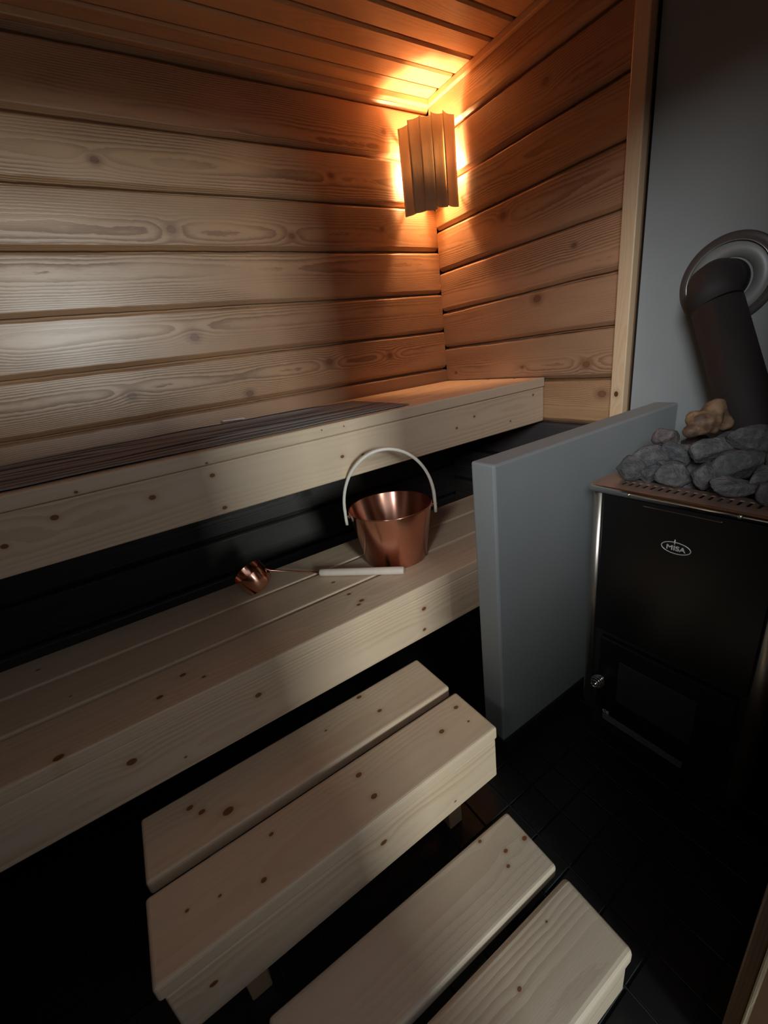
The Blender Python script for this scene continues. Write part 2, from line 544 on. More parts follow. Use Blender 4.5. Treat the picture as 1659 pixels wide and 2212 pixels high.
# ---------------------------------------------------------------- benches
def plank(name, parent, x0, x1, y0, y1, z0, z1, seed, normal, knots=(), bev=0.005, L_=PINE_L, D_=PINE_D, contrast=0.28, label=None):
    """knots in thing coordinates: (x, other, r)"""
    cx, cy, cz = (x0 + x1) / 2, (y0 + y1) / 2, (z0 + z1) / 2
    ks = []
    for k in knots:
        ks.append((k[0] - cx, k[1] - (cy if normal == 'z' else cz), k[2] * 0.68))
    mt = wood(name + '_wood_%.1f' % seed, 'x', normal, L_, D_, ks, freq=130, contrast=contrast, seed=seed, rough=0.52,
              pith=(random.Random(seed).uniform(-.05, .05), -0.10 if normal == 'z' else 0.10), taper=0.014,
              knotcol=(0.19, 0.065, 0.025, 1), halo=0.55, blotch=0.13, bump=0.2)
    o = obj(name, box_bm(abs(x1 - x0), abs(y1 - y0), abs(z1 - z0), bev, 3), mt, parent, (cx, cy, cz))
    if label:
        o['label'] = label
    return o

# upper bench -----------------------------------------------
ub = thing('upper_bench', 'high pale pine sauna bench along the log wall, dark cloth on it', 'bench', (0, 0, 0))
KU = [(-1.3613, 0.9308, .0085), (-1.512, 0.9129, .010), (-1.7116, 0.9234, .010), (-1.3533, 0.8361, .008), (-1.814, 0.8885, .009),
      (-0.9752, 0.8904, .008), (-0.901, 0.8788, .007), (-0.4051, 0.9099, .006), (-0.4958, 0.8844, .006), (-0.0704, 0.9368, .006), (-0.2088, 0.8552, .005)]
KU2 = [(-1.3671, 0.9663, .004), (-1.6551, 0.969, .005), (-1.03, .985, .003), (-.955, .982, .003)]
ZU = 0.9976
XB = -2.615
plank('seat_plank', ub, XB, -0.002, -0.1475, -0.012, ZU - 0.037, ZU, 11.1, 'z', [(-.2, -.08, .006), (-1.2, -.05, .008)])
plank('seat_plank', ub, XB, -0.002, -0.2940, -0.1580, ZU - 0.037, ZU, 12.4, 'z', [(-.35, -.2, .007), (-.6, -.27, .005)])
plank('seat_plank', ub, XB, -0.002, -0.4500, -0.3040, ZU - 0.037, ZU, 13.9, 'z', [(-.15, -.4, .007), (-.55, -.35, .008)])
ks = [(x, z, r) for x, z, r in KU2]
plank('seat_plank', ub, XB, -0.002, -0.6086, -0.4600, ZU - 0.037, ZU, 14.6, 'y', ks)
plank('front_board', ub, XB, -0.002, -0.6040, -0.5700, 0.818, ZU - 0.0378, 15.2, 'y', KU, contrast=0.5)
for x in (-0.35, -1.25, -2.2):
    obj('bench_joist', box_bm(0.045, 0.555, 0.09, 0.003), M_trim_y, ub, (x, -0.2915, ZU - 0.0375 - 0.045))

# lower bench -----------------------------------------------
lb = thing('lower_bench', 'lower pale pine sauna bench holding the copper bucket', 'bench', (0, 0, 0))
ZLB = 0.509
KL = [(-1.4381, 0.4258, .010), (-1.7205, 0.4222, .0125), (-0.9136, 0.4283, .010), (-0.9205, 0.3545, .008), (-1.627, 0.3622, .004)]
KT = [(-1.6345, -0.8184, .009), (-1.5785, -0.7749, .009), (-1.5374, -0.8188, .006), (-1.8239, -0.8600, .012), (-1.0988, -0.7475, .008),
      (-1.0876, -0.8056, .010), (-1.1046, -0.8188, .008)]
plank('seat_plank', lb, XB, -0.002, -0.5480, -0.4010, ZLB - 0.037, ZLB, 21.3, 'z', [(-1.9, -.47, .006), (-.6, -.5, .006)])
plank('seat_plank', lb, XB, -0.002, -0.7060, -0.5600, ZLB - 0.037, ZLB, 22.8, 'z', [(-1.1023, -0.6474, .008), (-1.8161, -0.6601, .004)])
plank('seat_plank', lb, XB, -0.002, -0.8720, -0.7180, ZLB - 0.037, ZLB, 23.5, 'z', KT, bev=0.006)
plank('front_board', lb, XB, -0.002, -0.8690, -0.8350, 0.326, ZLB - 0.0375, 24.1, 'y', KL, contrast=0.65)
for x in (-0.35, -1.30, -2.2):
    obj('bench_joist', box_bm(0.045, 0.430, 0.09, 0.003), M_trim_y, lb, (x, -0.6190, ZLB - 0.0375 - 0.045))

# big step --------------------------------------------------
sb = thing('step_bench', 'longer pine step stool of two wide planks next to the lower bench', 'step stool', (-1.365, -1.05, 0))
ZS = 0.285
def stp(name, x0, x1, y0, y1, z0, z1, seed, normal, knots=(), org=(-1.365, -1.05), **kw):
    kk = [(k[0] - org[0], (k[1] - org[1]) if normal == 'z' else k[1], k[2]) for k in knots]
    return plank(name, sb, x0 - org[0], x1 - org[0], y0 - org[1], y1 - org[1], z0, z1, seed, normal, kk, **kw)
stp('seat_plank', -1.7470, -0.9750, -1.0400, -0.8885, ZS - 0.037, ZS, 31.7, 'z',
    [(-1.087 , -.9, .0) if 0 else (-1.1724, -0.9827, .008), (-1.1923, -0.905, .009), (-1.6493, -0.933, .009), (-1.6283, -0.9607, .009), (-1.5789, -0.9966, .014), (-1.3156, -0.9457, .004)], bev=0.007)
stp('seat_plank', -1.7500, -0.9740, -1.2150, -1.0640, ZS - 0.037, ZS, 32.2, 'z',
    [(-1.01, -1.1053, .008), (-1.087, -1.1377, .009), (-1.3082, -1.1061, .009), (-1.306, -1.1697, .009), (-1.5162, -1.1038, .006), (-1.5543, -1.1743, .007),
     (-1.6297, -1.1481, .004), (-1.685, -1.1342, .0045), (-1.0156, -1.1577, .004)], bev=0.007)
stp('front_board', -1.7420, -0.9790, -1.2130, -1.1800, 0.120, ZS - 0.0375, 33.6, 'y', [(-1.3211, 0.2043, .010), (-1.6777, 0.1950, .009), (-1.1221, 0.1506, .004)], contrast=0.6)
stp('back_board', -1.7420, -0.9790, -0.9230, -0.8905, 0.120, ZS - 0.0375, 34.6, 'y')
for x in (-1.10, -1.625):
    for y in (-1.158, -0.945):
        o = obj('leg', box_bm(0.042, 0.042, ZS - 0.0375, 0.002, 1), M_post, sb, (x + 1.365, y + 1.05, (ZS - 0.0375) / 2))
    obj('stretcher', box_bm(0.020, 0.165, 0.040, 0.002, 1), M_trim_y, sb, (x + 1.365, -1.0515 + 1.05, 0.035))

# small step (slightly turned) ------------------------------
S2 = (-1.33, -1.448)
yaw = -0.026
ss = thing('step_stool', 'shorter low pine step stool nearest the camera, stained wet planks', 'step stool', (S2[0], S2[1], 0), yaw)
SL, SD = (0.54, 0.44, 0.34, 1), (0.34, 0.24, 0.16, 1)
def sp2(name, x0, x1, y0, y1, z0, z1, seed, normal, knots=(), **kw):
    kk = [(k[0] - S2[0], (k[1] - S2[1]) if normal == 'z' else k[1], k[2]) for k in knots]
    return plank(name, ss, x0 - S2[0], x1 - S2[0], y0 - S2[1], y1 - S2[1], z0, z1, seed, normal, kk, L_=SL, D_=SD, **kw)
ZT = 0.15
sp2('seat_plank', -1.62, -1.047, -1.4300, -1.2945, ZT - 0.033, ZT, 41.9, 'z',
    [(-1.0600, -1.357, .007), (-1.1109, -1.3506, .006), (-1.1278, -1.3733, .005), (-1.1422, -1.3052, .005)], bev=0.007)
sp2('seat_plank', -1.62, -1.047, -1.5870, -1.4490, ZT - 0.033, ZT, 47.3, 'z',
    [(-1.1378, -1.4759, .003), (-1.2466, -1.508, .005)], bev=0.010, contrast=0.75)
sp2('front_board', -1.612, -1.058, -1.5830, -1.5530, 0.030, ZT - 0.0335, 43.1, 'y', contrast=0.6)
for x in (-1.12, -1.54):
    for y in (-1.525, -1.345):
        obj('leg', box_bm(0.040, 0.040, ZT - 0.0335, 0.002, 1), M_post, ss, (x - S2[0], y - S2[1], (ZT - 0.0335) / 2))

# ---------------------------------------------------------------- cloth on the upper bench
def cloth():
    N = NT('grey_striped_linen')
    tc = N.n('ShaderNodeTexCoord')
    sp = N.n('ShaderNodeSeparateXYZ')
    N.t.links.new(tc.outputs['UV'], sp.inputs[0])
    v = sp.outputs[1]
    nz = N.noise(N.comb(N.math('MULTIPLY', sp.outputs[0], 3.0), N.math('MULTIPLY', v, 26.0), 0.0), 1.0, 3, 0.6)
    st = N.math('FRACT', N.math('MULTIPLY_ADD', nz, 0.25, N.math('MULTIPLY', v, 17.0)))
    st = N.math('MULTIPLY', N.smooth(st, 0.45, 0.6), N.smooth(st, 0.8, 0.97, 1, 0))
    wv = N.noise(N.comb(N.math('MULTIPLY', sp.outputs[0], 900.0), N.math('MULTIPLY', v, 350.0), 0.0), 1.0, 2, 0.6)
    c = N.mix(st, (0.31, 0.300, 0.315, 1), (0.028, 0.026, 0.032, 1))
    c = N.mix(N.math('MULTIPLY', wv, 0.35), c, (0.15, 0.145, 0.15, 1))
    N.t.links.new(c, N.b.inputs['Base Color'])
    N.b.inputs['Roughness'].default_value = 0.9
    N.bump(wv, 0.3, 0.001)
    b = bmesh.new()
    uvl = b.loops.layers.uv.new('uv')
    nx, ny = 150, 70
    g = []
    for i in range(nx + 1):
        u = i / nx
        row = []
        for j in range(ny + 1):
            v_ = j / ny
            xr = -0.678 + 0.024 * v_           # right hem
            x = xr + (-2.40 - xr) * u
            yb = -0.128 + 0.075 * min(1, u * 2.6) + 0.012 * noise.noise(Vector((x * 5, 3, 1)))
            yf = -0.574 + 0.006 * noise.noise(Vector((x * 6, 9, 1)))
            y = yf + (yb - yf) * v_
            a = noise.noise(Vector((x * 1.3, v_ * 7.0, 2.2)))
            rid = max(0, math.sin((v_ * 8.5 + 0.9 * a) * 2 * math.pi)) ** 2 * (0.35 + max(0, noise.noise(Vector((x * 2.1, v_ * 4.0, 7.7)))) * 1.5)
            z = ZU + 0.0025 + 0.0065 * rid * min(1, u * 8 + .15)
            z += 0.010 * math.exp(-((v_ - 0.93) / 0.035) ** 2) * (0.5 + noise.noise(Vector((x * 4, 0, 0)))) * min(1, u * 6)
            row.append((b.verts.new((x, y, z)), (u * 1.7, v_)))
        g.append(row)
    for i in range(nx):
        for j in range(ny):
            q = [g[i][j], g[i + 1][j], g[i + 1][j + 1], g[i][j + 1]]
            f = b.faces.new([e[0] for e in q])
            f.smooth = True
            for lp, e in zip(f.loops, q):
                lp[uvl].uv = e[1]
    bmesh.ops.recalc_face_normals(b, faces=b.faces)
    o = obj('bench_cloth', b, N.m)
    md = o.modifiers.new('thick', 'SOLIDIFY')
    md.thickness = 0.0016
    md.offset = 1
    tag(o, 'long dark grey striped linen cloth spread along the upper bench', 'cloth')
    t = obj('cloth_tag', box_bm(0.085, 0.016, 0.0015, 0.0005, 1), M_cap, o, (-1.150, -0.062, ZU + 0.0135), rot=(0.25, 0.05, 0.05))
    t['label'] = 'small white tag on the back hem'
cloth()

# ---------------------------------------------------------------- corner lamp
lamp = thing('corner_lamp', 'slatted wooden corner lamp glowing orange high in the log corner', 'lamp', (-0.105, -0.105, 1.72))
def slat_mat(i):
    return wood('lamp_slat_wood_%d' % i, 'z', 'y', (0.74, 0.62, 0.44, 1), (0.56, 0.42, 0.26, 1), contrast=0.3, seed=80 + i * 2.2, rough=0.5, blotch=0.1)
# outline of the screen seen from above (world), from the back wall to the end wall
pa, pb = Vector((-0.180, -0.026)), Vector((-0.026, -0.180))
mid = (pa + pb) / 2
nrm = Vector((-1, -1)).normalized()
half_w = (pb - pa).length / 2
tdir = (pb - pa).normalized()
NS = 5
H = 0.317
def arc(t):     # t in -1..1
    return mid + tdir * (t * half_w) + nrm * (0.062 * (1 - t * t))
for i in range(NS):
    t0 = -1 + 2 * i / NS
    t1 = t0 + 2 / NS
    A_, B_ = arc(t0), arc(t1)
    ch = (B_ - A_)
    cn = Vector((ch.y, -ch.x)).normalized()
    if cn.dot(nrm) < 0:
        cn = -cn
    b = bmesh.new()
    K = 8
    top, bot = [], []
    lean = 0.014
    pts = []
    for k in range(K + 1):
        s = k / K
        # concave gouge: thin in the middle, one edge set forward over its neighbour
        dip = -0.009 * math.sin(math.pi * s) + lean * (1 - s)
        pts.append(A_ + ch * (s * 1.16 - 0.08) + cn * dip)
    back = [p_ - cn * 0.004 for p_ in reversed(pts)]
    loop = pts + back
    org = Vector((-0.105, -0.105))
    ztop = H + 0.004 * math.sin(i * 2.1)
    zb = 0.004 * math.cos(i * 1.7)
    T = [b.verts.new((p_.x - org.x, p_.y - org.y, ztop)) for p_ in loop]
    Bm = [b.verts.new((p_.x - org.x, p_.y - org.y, zb)) for p_ in loop]
    n = len(loop)
    for k in range(n):
        f = b.faces.new((T[k], T[(k + 1) % n], Bm[(k + 1) % n], Bm[k]))
        f.smooth = k not in (K, n - 1)
    b.faces.new(T); b.faces.new(list(reversed(Bm)))
    bmesh.ops.recalc_face_normals(b, faces=b.faces)
    obj('shade_slat', b, slat_mat(i), lamp)
# two thin battens behind the slats that reach into the corner
for z in (0.05, 0.262):
    b = bmesh.new()
    pts = [arc(-0.97 + 1.94 * k / 12) - nrm * 0.020 for k in range(13)]
    for k in range(12):
        p0, p1 = pts[k], pts[k + 1]
        q0, q1 = p0 - nrm * 0.008, p1 - nrm * 0.008
        vs = []
        for p_, zz in ((p0, z), (p1, z), (p1, z + 0.014), (p0, z + 0.014), (q0, z), (q1, z), (q1, z + 0.014), (q0, z + 0.014)):
            vs.append(b.verts.new((p_.x + 0.105, p_.y + 0.105, zz)))
        for f in ((0, 1, 2, 3), (5, 4, 7, 6), (3, 2, 6, 7), (1, 0, 4, 5)):
            b.faces.new([vs[j] for j in f])
    obj('shade_batten', b, M_post, lamp)
obj('lamp_base', lathe_bm([(0, 0), (0.032, 0), (0.032, 0.05), (0.022, 0.06), (0, 0.06)], 24), M_cap, lamp, (0.070, 0.070, 0.06), rot=(0, 0, 0))
N = NT('bulb_glass')
N.b.inputs['Emission Color'].default_value = (1, 0.50, 0.18, 1)
N.b.inputs['Emission Strength'].default_value = 25
N.b.inputs['Base Color'].default_value = (1, 0.8, 0.6, 1)
obj('light_bulb', lathe_bm([(0, 0.0), (0.014, 0.0), (0.016, 0.02), (0.030, 0.05), (0.033, 0.07), (0.026, 0.095), (0.012, 0.105), (0, 0.107)], 24, ), N.m, lamp, (0.065, 0.065, 0.12))
pl_ = bpy.data.lights.new('bulb_light', 'POINT')
pl_.energy = 16.0
pl_.color = (1.0, 0.56, 0.27)
pl_.shadow_soft_size = 0.03
plo = bpy.data.objects.new('bulb_light', pl_)
link(plo, lamp)
plo.location = (0.028, 0.028, 0.19)

# ---------------------------------------------------------------- copper bucket
BK = (-0.849, -0.642, ZLB)
bucket = thing('water_bucket', 'copper water bucket with a bent pale wood handle on lower bench', 'bucket', BK)
r0, r1, HB = 0.106, 0.1405, 0.190
obj('bucket_body', lathe_bm([(0, 0.006), (r0 - .004, 0.006), (r0, 0.001), (r0 + .0015, 0.002), (r1, HB - .002), (r1 + .001, HB), (r1 - .001, HB + .0015), (r1 - .0025, HB - .001),
                             (r0 - .001, 0.010), (0, 0.010)], 96), M_copper, bucket)
M_ash = wood('pale_bent_wood', 'z', 'x', (0.80, 0.74, 0.66, 1), (0.66, 0.56, 0.46, 1), contrast=0.3, seed=71, rough=0.5, blotch=0.05)
phi = math.radians(-29)
ax = Vector((math.cos(phi), math.sin(phi), 0))
lean_v = Vector((-math.sin(phi), math.cos(phi), 0)) * -0.24 + Vector((0, 0, 1))
side = Vector((-math.sin(phi), math.cos(phi), 0))
path = []
hw, hz0, hz1 = 0.152, 0.170, 0.392
path.append((-hw - 0.001, hz0 - 0.030))
path.append((-hw - 0.001, hz0 - 0.010))
for k in range(33):
    a = math.pi * k / 32
    path.append((-hw * math.cos(a), hz0 + 0.012 + (hz1 - hz0 - 0.012) * (math.sin(a) ** 0.95)))
path.append((hw + 0.001, hz0 - 0.010))
path.append((hw + 0.001, hz0 - 0.030))
b = bmesh.new()
rows = []
for k, (u, v) in enumerate(path):
    pu, pv = path[max(0, k - 1)]
    nu, nv = path[min(len(path) - 1, k + 1)]
    tt = Vector((nu - pu, nv - pv)).normalized()
    nn = Vector((-tt.y, tt.x))
    cp = ax * u + Vector((0, 0, hz0)) + lean_v * (v - hz0)
    nw = ax * nn.x + lean_v * nn.y
    ring = []
    for sa, sb in ((-1, -.7), (-.8, -1), (.8, -1), (1, -.7), (1, .7), (.8, 1), (-.8, 1), (-1, .7)):
        ring.append(b.verts.new(cp + side * sa * 0.0115 + nw * sb * 0.0048))
    rows.append(ring)
for k in range(len(rows) - 1):
    for j in range(8):
        f = b.faces.new((rows[k][j], rows[k][(j + 1) % 8], rows[k + 1][(j + 1) % 8], rows[k + 1][j]))
        f.smooth = True
b.faces.new(rows[0]); b.faces.new(list(reversed(rows[-1])))
bmesh.ops.recalc_face_normals(b, faces=b.faces)
hd = obj('handle', b, M_ash, bucket)
hd['label'] = 'pale bent wooden handle'
for s in (-1, 1):
    c0 = ax * s * 0.134 + Vector((0, 0, hz0))
    c1 = ax * s * 0.161 + Vector((0, 0, hz0))
    obj('pivot_pin', tube_bm([c0, c1], 0.004, 12), M_copper, bucket)
    obj('pivot_pin', tube_bm([ax * s * 0.137 + Vector((0, 0, hz0)), ax * s * 0.143 + Vector((0, 0, hz0))], 0.008, 16), M_copper, bucket)

# ---------------------------------------------------------------- ladle
lad = thing('ladle', 'copper ladle with round pale wood handle lying before the bucket', 'ladle', (-1.11, -0.585, ZLB))
def L_(p):
    return Vector(p) - Vector((-1.11, -0.585, ZLB))
h0, h1 = Vector((-1.1160, -0.580, 0.524)), Vector((-0.9080, -0.7720, 0.5225))
hdir = (h1 - h0).normalized()
hp = [L_(h0), L_(h0 + hdir * .003), L_(h0 + hdir * .02), L_((h0 + h1) / 2), L_(h1 - hdir * .02), L_(h1 - hdir * .002), L_(h1)]
hb = obj('ladle_grip', tube_bm(hp, [0.0105, .0118, .0122, .0126, .0128, .0120, .0105], 20),
    plain('pale_dowel_wood', (0.66, 0.55, 0.48, 1), 0.55, 0, 0.08, 60, 0.1), lad)
hb['label'] = 'round pale wooden grip'
cupc = Vector((-1.3130, -0.5160, 0.5595))
axis = Vector((-0.42, 0.12, 0.86)).normalized()
side_v = (h0 - cupc)
side_v = (side_v - axis * side_v.dot(axis)).normalized()
q = axis.to_track_quat('Z', 'X')
att = cupc + side_v * 0.0475 - axis * 0.006
obj('ladle_rod', tube_bm([L_(att + axis * 0.012), L_(att + (h0 - att) * .06 + Vector((0, 0, .001))), L_(h0 + hdir * .004)], 0.0030, 12), M_copper, lad)
cup = obj('ladle_cup', lathe_bm([(0, -0.031), (0.043, -0.031), (0.047, -0.027), (0.0495, 0.034), (0.0485, 0.035), (0.0475, 0.033), (0.045, -0.025), (0, -0.027)], 56),
          M_copper, lad, L_(cupc))
cup.rotation_mode = 'QUATERNION'
cup.rotation_quaternion = q

# ---------------------------------------------------------------- stove
SX, SY0, SY1, STZ = -0.583, -1.590, -1.192, 0.786
SXB = -0.130
SYM = (SY0 + SY1) / 2
stove = thing('sauna_stove', 'tall black wood-burning sauna stove with stones, by the grey wall', 'stove', ((SX + SXB) / 2, SYM, 0))
def SVL(p):
    return (p[0] - (SX + SXB) / 2, p[1] - SYM, p[2])
def sbox(name, x0, x1, y0, y1, z0, z1, mat, bev=0.002, label=None, parent=None):
    o = obj(name, box_bm(x1 - x0, y1 - y0, z1 - z0, bev, 2), mat, stove, SVL(((x0 + x1) / 2, (y0 + y1) / 2, (z0 + z1) / 2)))
    if label:
        o['label'] = label
    return o
sbox('stove_body', SX + 0.006, SXB, SY0 + 0.004, SY1 - 0.004, 0.075, 0.700, M_black_matte, 0.004)
# stone pit walls above the firebox
sbox('pit_wall', SX + 0.004, SX + 0.012, SY0 + .004, SY1 - .004, 0.700, STZ, M_black_matte, 0.001)
sbox('pit_wall', SXB - 0.008, SXB, SY0 + .004, SY1 - .004, 0.700, STZ, M_black_matte, 0.001)
sbox('pit_wall', SX + 0.012, SXB - .008, SY1 - 0.012, SY1 - 0.004, 0.700, STZ, M_black_matte, 0.001)
sbox('pit_wall', SX + 0.012, SXB - .008, SY0 + 0.004, SY0 + 0.012, 0.700, STZ, M_black_matte, 0.001)
# glossy front, chrome corner strips
sbox('front_panel', SX, SX + 0.006, SY0 + 0.030, SY1 - 0.028, 0.386, STZ - 0.004, M_black_enamel, 0.0015)
def corner_strip(y, s):
    b = bmesh.new()
    pts = [(SX + 0.030, y + s * 0.004), (SX + 0.010, y + s * 0.004), (SX + 0.002, y + s * 0.001), (SX - 0.003, y - s * 0.006), (SX - 0.003, y - s * 0.022), (SX + 0.004, y - s * 0.024)]
    A = [b.verts.new(SVL((px, py, 0.112))) for px, py in pts]
    B = [b.verts.new(SVL((px, py, STZ - 0.002))) for px, py in pts]
    for k in range(len(pts) - 1):
        f = b.faces.new((A[k], A[k + 1], B[k + 1], B[k])); f.smooth = True
    bmesh.ops.recalc_face_normals(b, faces=b.faces)
    o = obj('corner_strip', b, M_steel, stove)
    md = o.modifiers.new('thick', 'SOLIDIFY'); md.thickness = 0.0012
    o['label'] = 'brushed steel corner strip'
corner_strip(SY1 - 0.003, 1)
corner_strip(SY0 + 0.003, -1)
sbox('groove_highlight', SX - 0.0025, SX + 0.001, -1.4658, -1.3151, 0.7705, 0.7735, M_chrome, 0.0008, 'thin chrome line drawn as the slot highlight')  # chrome bar stands in for the highlight along the slot
# door with window
sbox('stove_door', SX - 0.014, SX + 0.004, SY0 + 0.040, SY1 - 0.050, 0.128, 0.376, M_black_enamel, 0.004)
sbox('door_glass', SX - 0.0165, SX - 0.012, -1.4825, -1.3000, 0.186, 0.322, M_glass_door, 0.0015)
# spring handle
b = bmesh.new()
ky, kz, kx = -1.2560, 0.235, SX - 0.045
pth = []
for k in range(0, 181):
    a = k / 180
    th = a * 2 * math.pi * 6
    rad = 0.004 + 0.0125 * math.sin(math.pi * (0.12 + 0.80 * a))
    pth.append(Vector(SVL((kx + 0.030 - 0.036 * a, ky + rad * math.cos(th), kz + rad * math.sin(th)))))
hnd = obj('door_handle', tube_bm(pth, 0.0019, 8), M_chrome, stove)
hnd['label'] = 'coiled chrome wire door handle'
obj('handle_stem', tube_bm([SVL((SX - 0.012, ky - 0.006, kz)), SVL((kx - 0.004, ky, kz))], 0.0035, 10), M_chrome, stove)
sbox('ash_drawer', SX - 0.002, SX + 0.006, SY0 + .045, SY1 - .060, 0.074, 0.120, M_black_enamel, 0.001)
rp = sbox('rating_plate', SX - 0.0035, SX - 0.0015, -1.4700, -1.2600, 0.081, 0.104, plain('rating_plate_grey', (0.075, 0.08, 0.085, 1), 0.5, 0, 0.35, 90), 0.0005, 'narrow grey rating plate')
for y in (SY0 + .05, SY1 - .05):
    for x in (SX + .06, SXB - .05):
        obj('foot', lathe_bm([(0, 0), (.018, 0), (.018, .004), (.010, .008), (.010, .076), (0, .076)], 16), M_black_matte, stove, SVL((x, y, 0)))
sbox('base_plinth', SX + 0.030, SXB - 0.02, SY0 + .02, SY1 - .02, 0.010, 0.076, M_black_matte, 0.002)
# top plate with real slots
PX0, PX1, PY0, PY1, PZ0, PZ1 = SX - 0.006, SXB + 0.004, SY0 - 0.006, SY1 + 0.006, 0.788, 0.8045
slots = []
for k in range(21):
    yc = -1.2492 - k * 0.0162
    slots.append((SX + 0.024, SX + 0.054, yc - 0.0036, yc + 0.0036))
for k in range(8):
    xc = SX + 0.075 + k * 0.018
    slots.append((xc - 0.003, xc + 0.003, PY1 - 0.052, PY1 - 0.018))
pit = (SX + 0.072, SXB - 0.03, PY0 + 0.050, PY1 - 0.060)
xs = sorted(set([PX0 + .0, PX1, pit[0], pit[1]] + [s[0] for s in slots] + [s[1] for s in slots]))
ys = sorted(set([PY0, PY1, pit[2], pit[3]] + [s[2] for s in slots] + [s[3] for s in slots]))
def inhole(x, y):
    return any(h[0] < x < h[1] and h[2] < y < h[3] for h in slots + [pit])
b = bmesh.new()
vt = {}
def V(x, y, z):
    k = (round(x, 6), round(y, 6), round(z, 6))
    if k not in vt:
        vt[k] = b.verts.new(SVL(k))
    return vt[k]
sol = [[not inhole((xs[i] + xs[i+1]) / 2, (ys[j] + ys[j+1]) / 2) for j in range(len(ys) - 1)] for i in range(len(xs) - 1)]
zt, zb_ = PZ1, PZ1 - 0.003
for i in range(len(xs) - 1):
    for j in range(len(ys) - 1):
        if not sol[i][j]:
            continue
        x0_, x1_, y0_, y1_ = xs[i], xs[i+1], ys[j], ys[j+1]
        b.faces.new((V(x0_, y0_, zt), V(x1_, y0_, zt), V(x1_, y1_, zt), V(x0_, y1_, zt)))
        b.faces.new((V(x0_, y1_, zb_), V(x1_, y1_, zb_), V(x1_, y0_, zb_), V(x0_, y0_, zb_)))
        for di, dj, a1, a2 in ((-1, 0, (x0_, y1_), (x0_, y0_)), (1, 0, (x1_, y0_), (x1_, y1_)), (0, -1, (x0_, y0_), (x1_, y0_)), (0, 1, (x1_, y1_), (x0_, y1_))):
            ni, nj = i + di, j + dj
            edge = not (0 <= ni < len(xs) - 1 and 0 <= nj < len(ys) - 1)
            if edge or not sol[ni][nj]:
                b.faces.new((V(*a1, zt), V(*a1, zb_), V(*a2, zb_), V(*a2, zt)))
bmesh.ops.recalc_face_normals(b, faces=b.faces)
tp = obj('top_plate', b, M_toppl, stove)
tp['label'] = 'slotted heat-tinted steel top plate'
# rounded bright rim round the plate
def rrect(x0, x1, y0, y1, r, z, n=6):
    out = []
    for cx, cy, a0 in ((x1 - r, y1 - r, 0), (x0 + r, y1 - r, 90), (x0 + r, y0 + r, 180), (x1 - r, y0 + r, 270)):
        for k in range(n + 1):
            a = math.radians(a0 + 90 * k / n)
            out.append((cx + r * math.cos(a), cy + r * math.sin(a), z))
    return out
b = bmesh.new()
prof = [(-0.002, PZ1 - 0.001), (0.002, PZ1 + 0.0008), (0.0045, PZ1 - 0.001), (0.0055, PZ1 - 0.004), (0.0055, PZ0), (0.003, PZ0), (0.003, PZ1 - 0.004), (-0.002, PZ1 - 0.0035)]
rows = []
for off, z in prof:
    rows.append([b.verts.new(SVL(p)) for p in rrect(PX0 - off, PX1 + off, PY0 - off, PY1 + off, 0.012 + off, z)])
n = len(rows[0])
for k in range(len(rows)):
    A, B = rows[k], rows[(k + 1) % len(rows)]
    for j in range(n):
        f = b.faces.new((A[j], A[(j + 1) % n], B[(j + 1) % n], B[j])); f.smooth = True
bmesh.ops.recalc_face_normals(b, faces=b.faces)
rm = obj('top_rim', b, M_chrome, stove)
rm['label'] = 'bright rounded steel rim'
for y in (-1.285, -1.495):
    obj('rim_screw', lathe_bm([(0, .0025), (.003, .002), (.0045, 0), (0, 0)], 12), M_steel, stove, SVL((PX0 - 0.0055, y, 0.795)), rot=(0, -math.pi / 2, 0))
sbox('pit_floor', SX + 0.012, SXB - 0.008, SY0 + 0.012, SY1 - 0.012, 0.742, 0.750, M_slot, 0)

# maker's badge: oval ring, letters and flame stroke
def text_bm(txt, size, yc, zc, xf, squeeze=1.0, thick=0.0006):
    cu = bpy.data.curves.new('badge_text', 'FONT')
    cu.body = txt
    cu.size = size
    cu.align_x = 'CENTER'
    cu.align_y = 'CENTER'
    cu.extrude = thick
    cu.offset = size * 0.018
    to = bpy.data.objects.new('badge_text_tmp', cu)
    COL.objects.link(to)
    dg = bpy.context.evaluated_depsgraph_get()
    me = bpy.data.meshes.new_from_object(to.evaluated_get(dg))
    bpy.data.objects.remove(to)
    b = bmesh.new()
    b.from_mesh(me)
    bpy.data.meshes.remove(me)
    for v in b.verts:
        x, y, z = v.co
        v.co = Vector(SVL((xf - z, yc - x * squeeze, zc + y)))
    bmesh.ops.recalc_face_normals(b, faces=b.faces)
    return b
LY, LZ = -1.3909, 0.6893
b = bmesh.new()
n = 64
ring = []
for k in range(n):
    a = 2 * math.pi * k / n
    ring.append(Vector(SVL((SX - 0.001, LY + 0.0290 * math.cos(a), LZ + 0.0135 * math.sin(a)))))
tube_bm(ring, 0.0011, 6, closed=True, bm=b)
join(b, text_bm('MISA', 0.0155, LY, LZ - 0.0012, SX - 0.0010, 1.15))
tube_bm([Vector(SVL((SX - 0.001, LY + 0.003, LZ + 0.007))), Vector(SVL((SX - 0.001, LY + 0.0035, LZ + 0.014))), Vector(SVL((SX - 0.001, LY + 0.003, LZ + 0.0205)))], [0.0008, 0.0019, 0.0007], 8, bm=b)
bd = obj('badge', b, M_logo, stove)
bd['label'] = 'silver oval badge reading MISA'
ce = obj('plate_lettering', text_bm('CE', 0.014, -1.268, 0.1115, SX - 0.0025, 1.1), M_logo, stove)
ce['label'] = 'small silver CE mark'

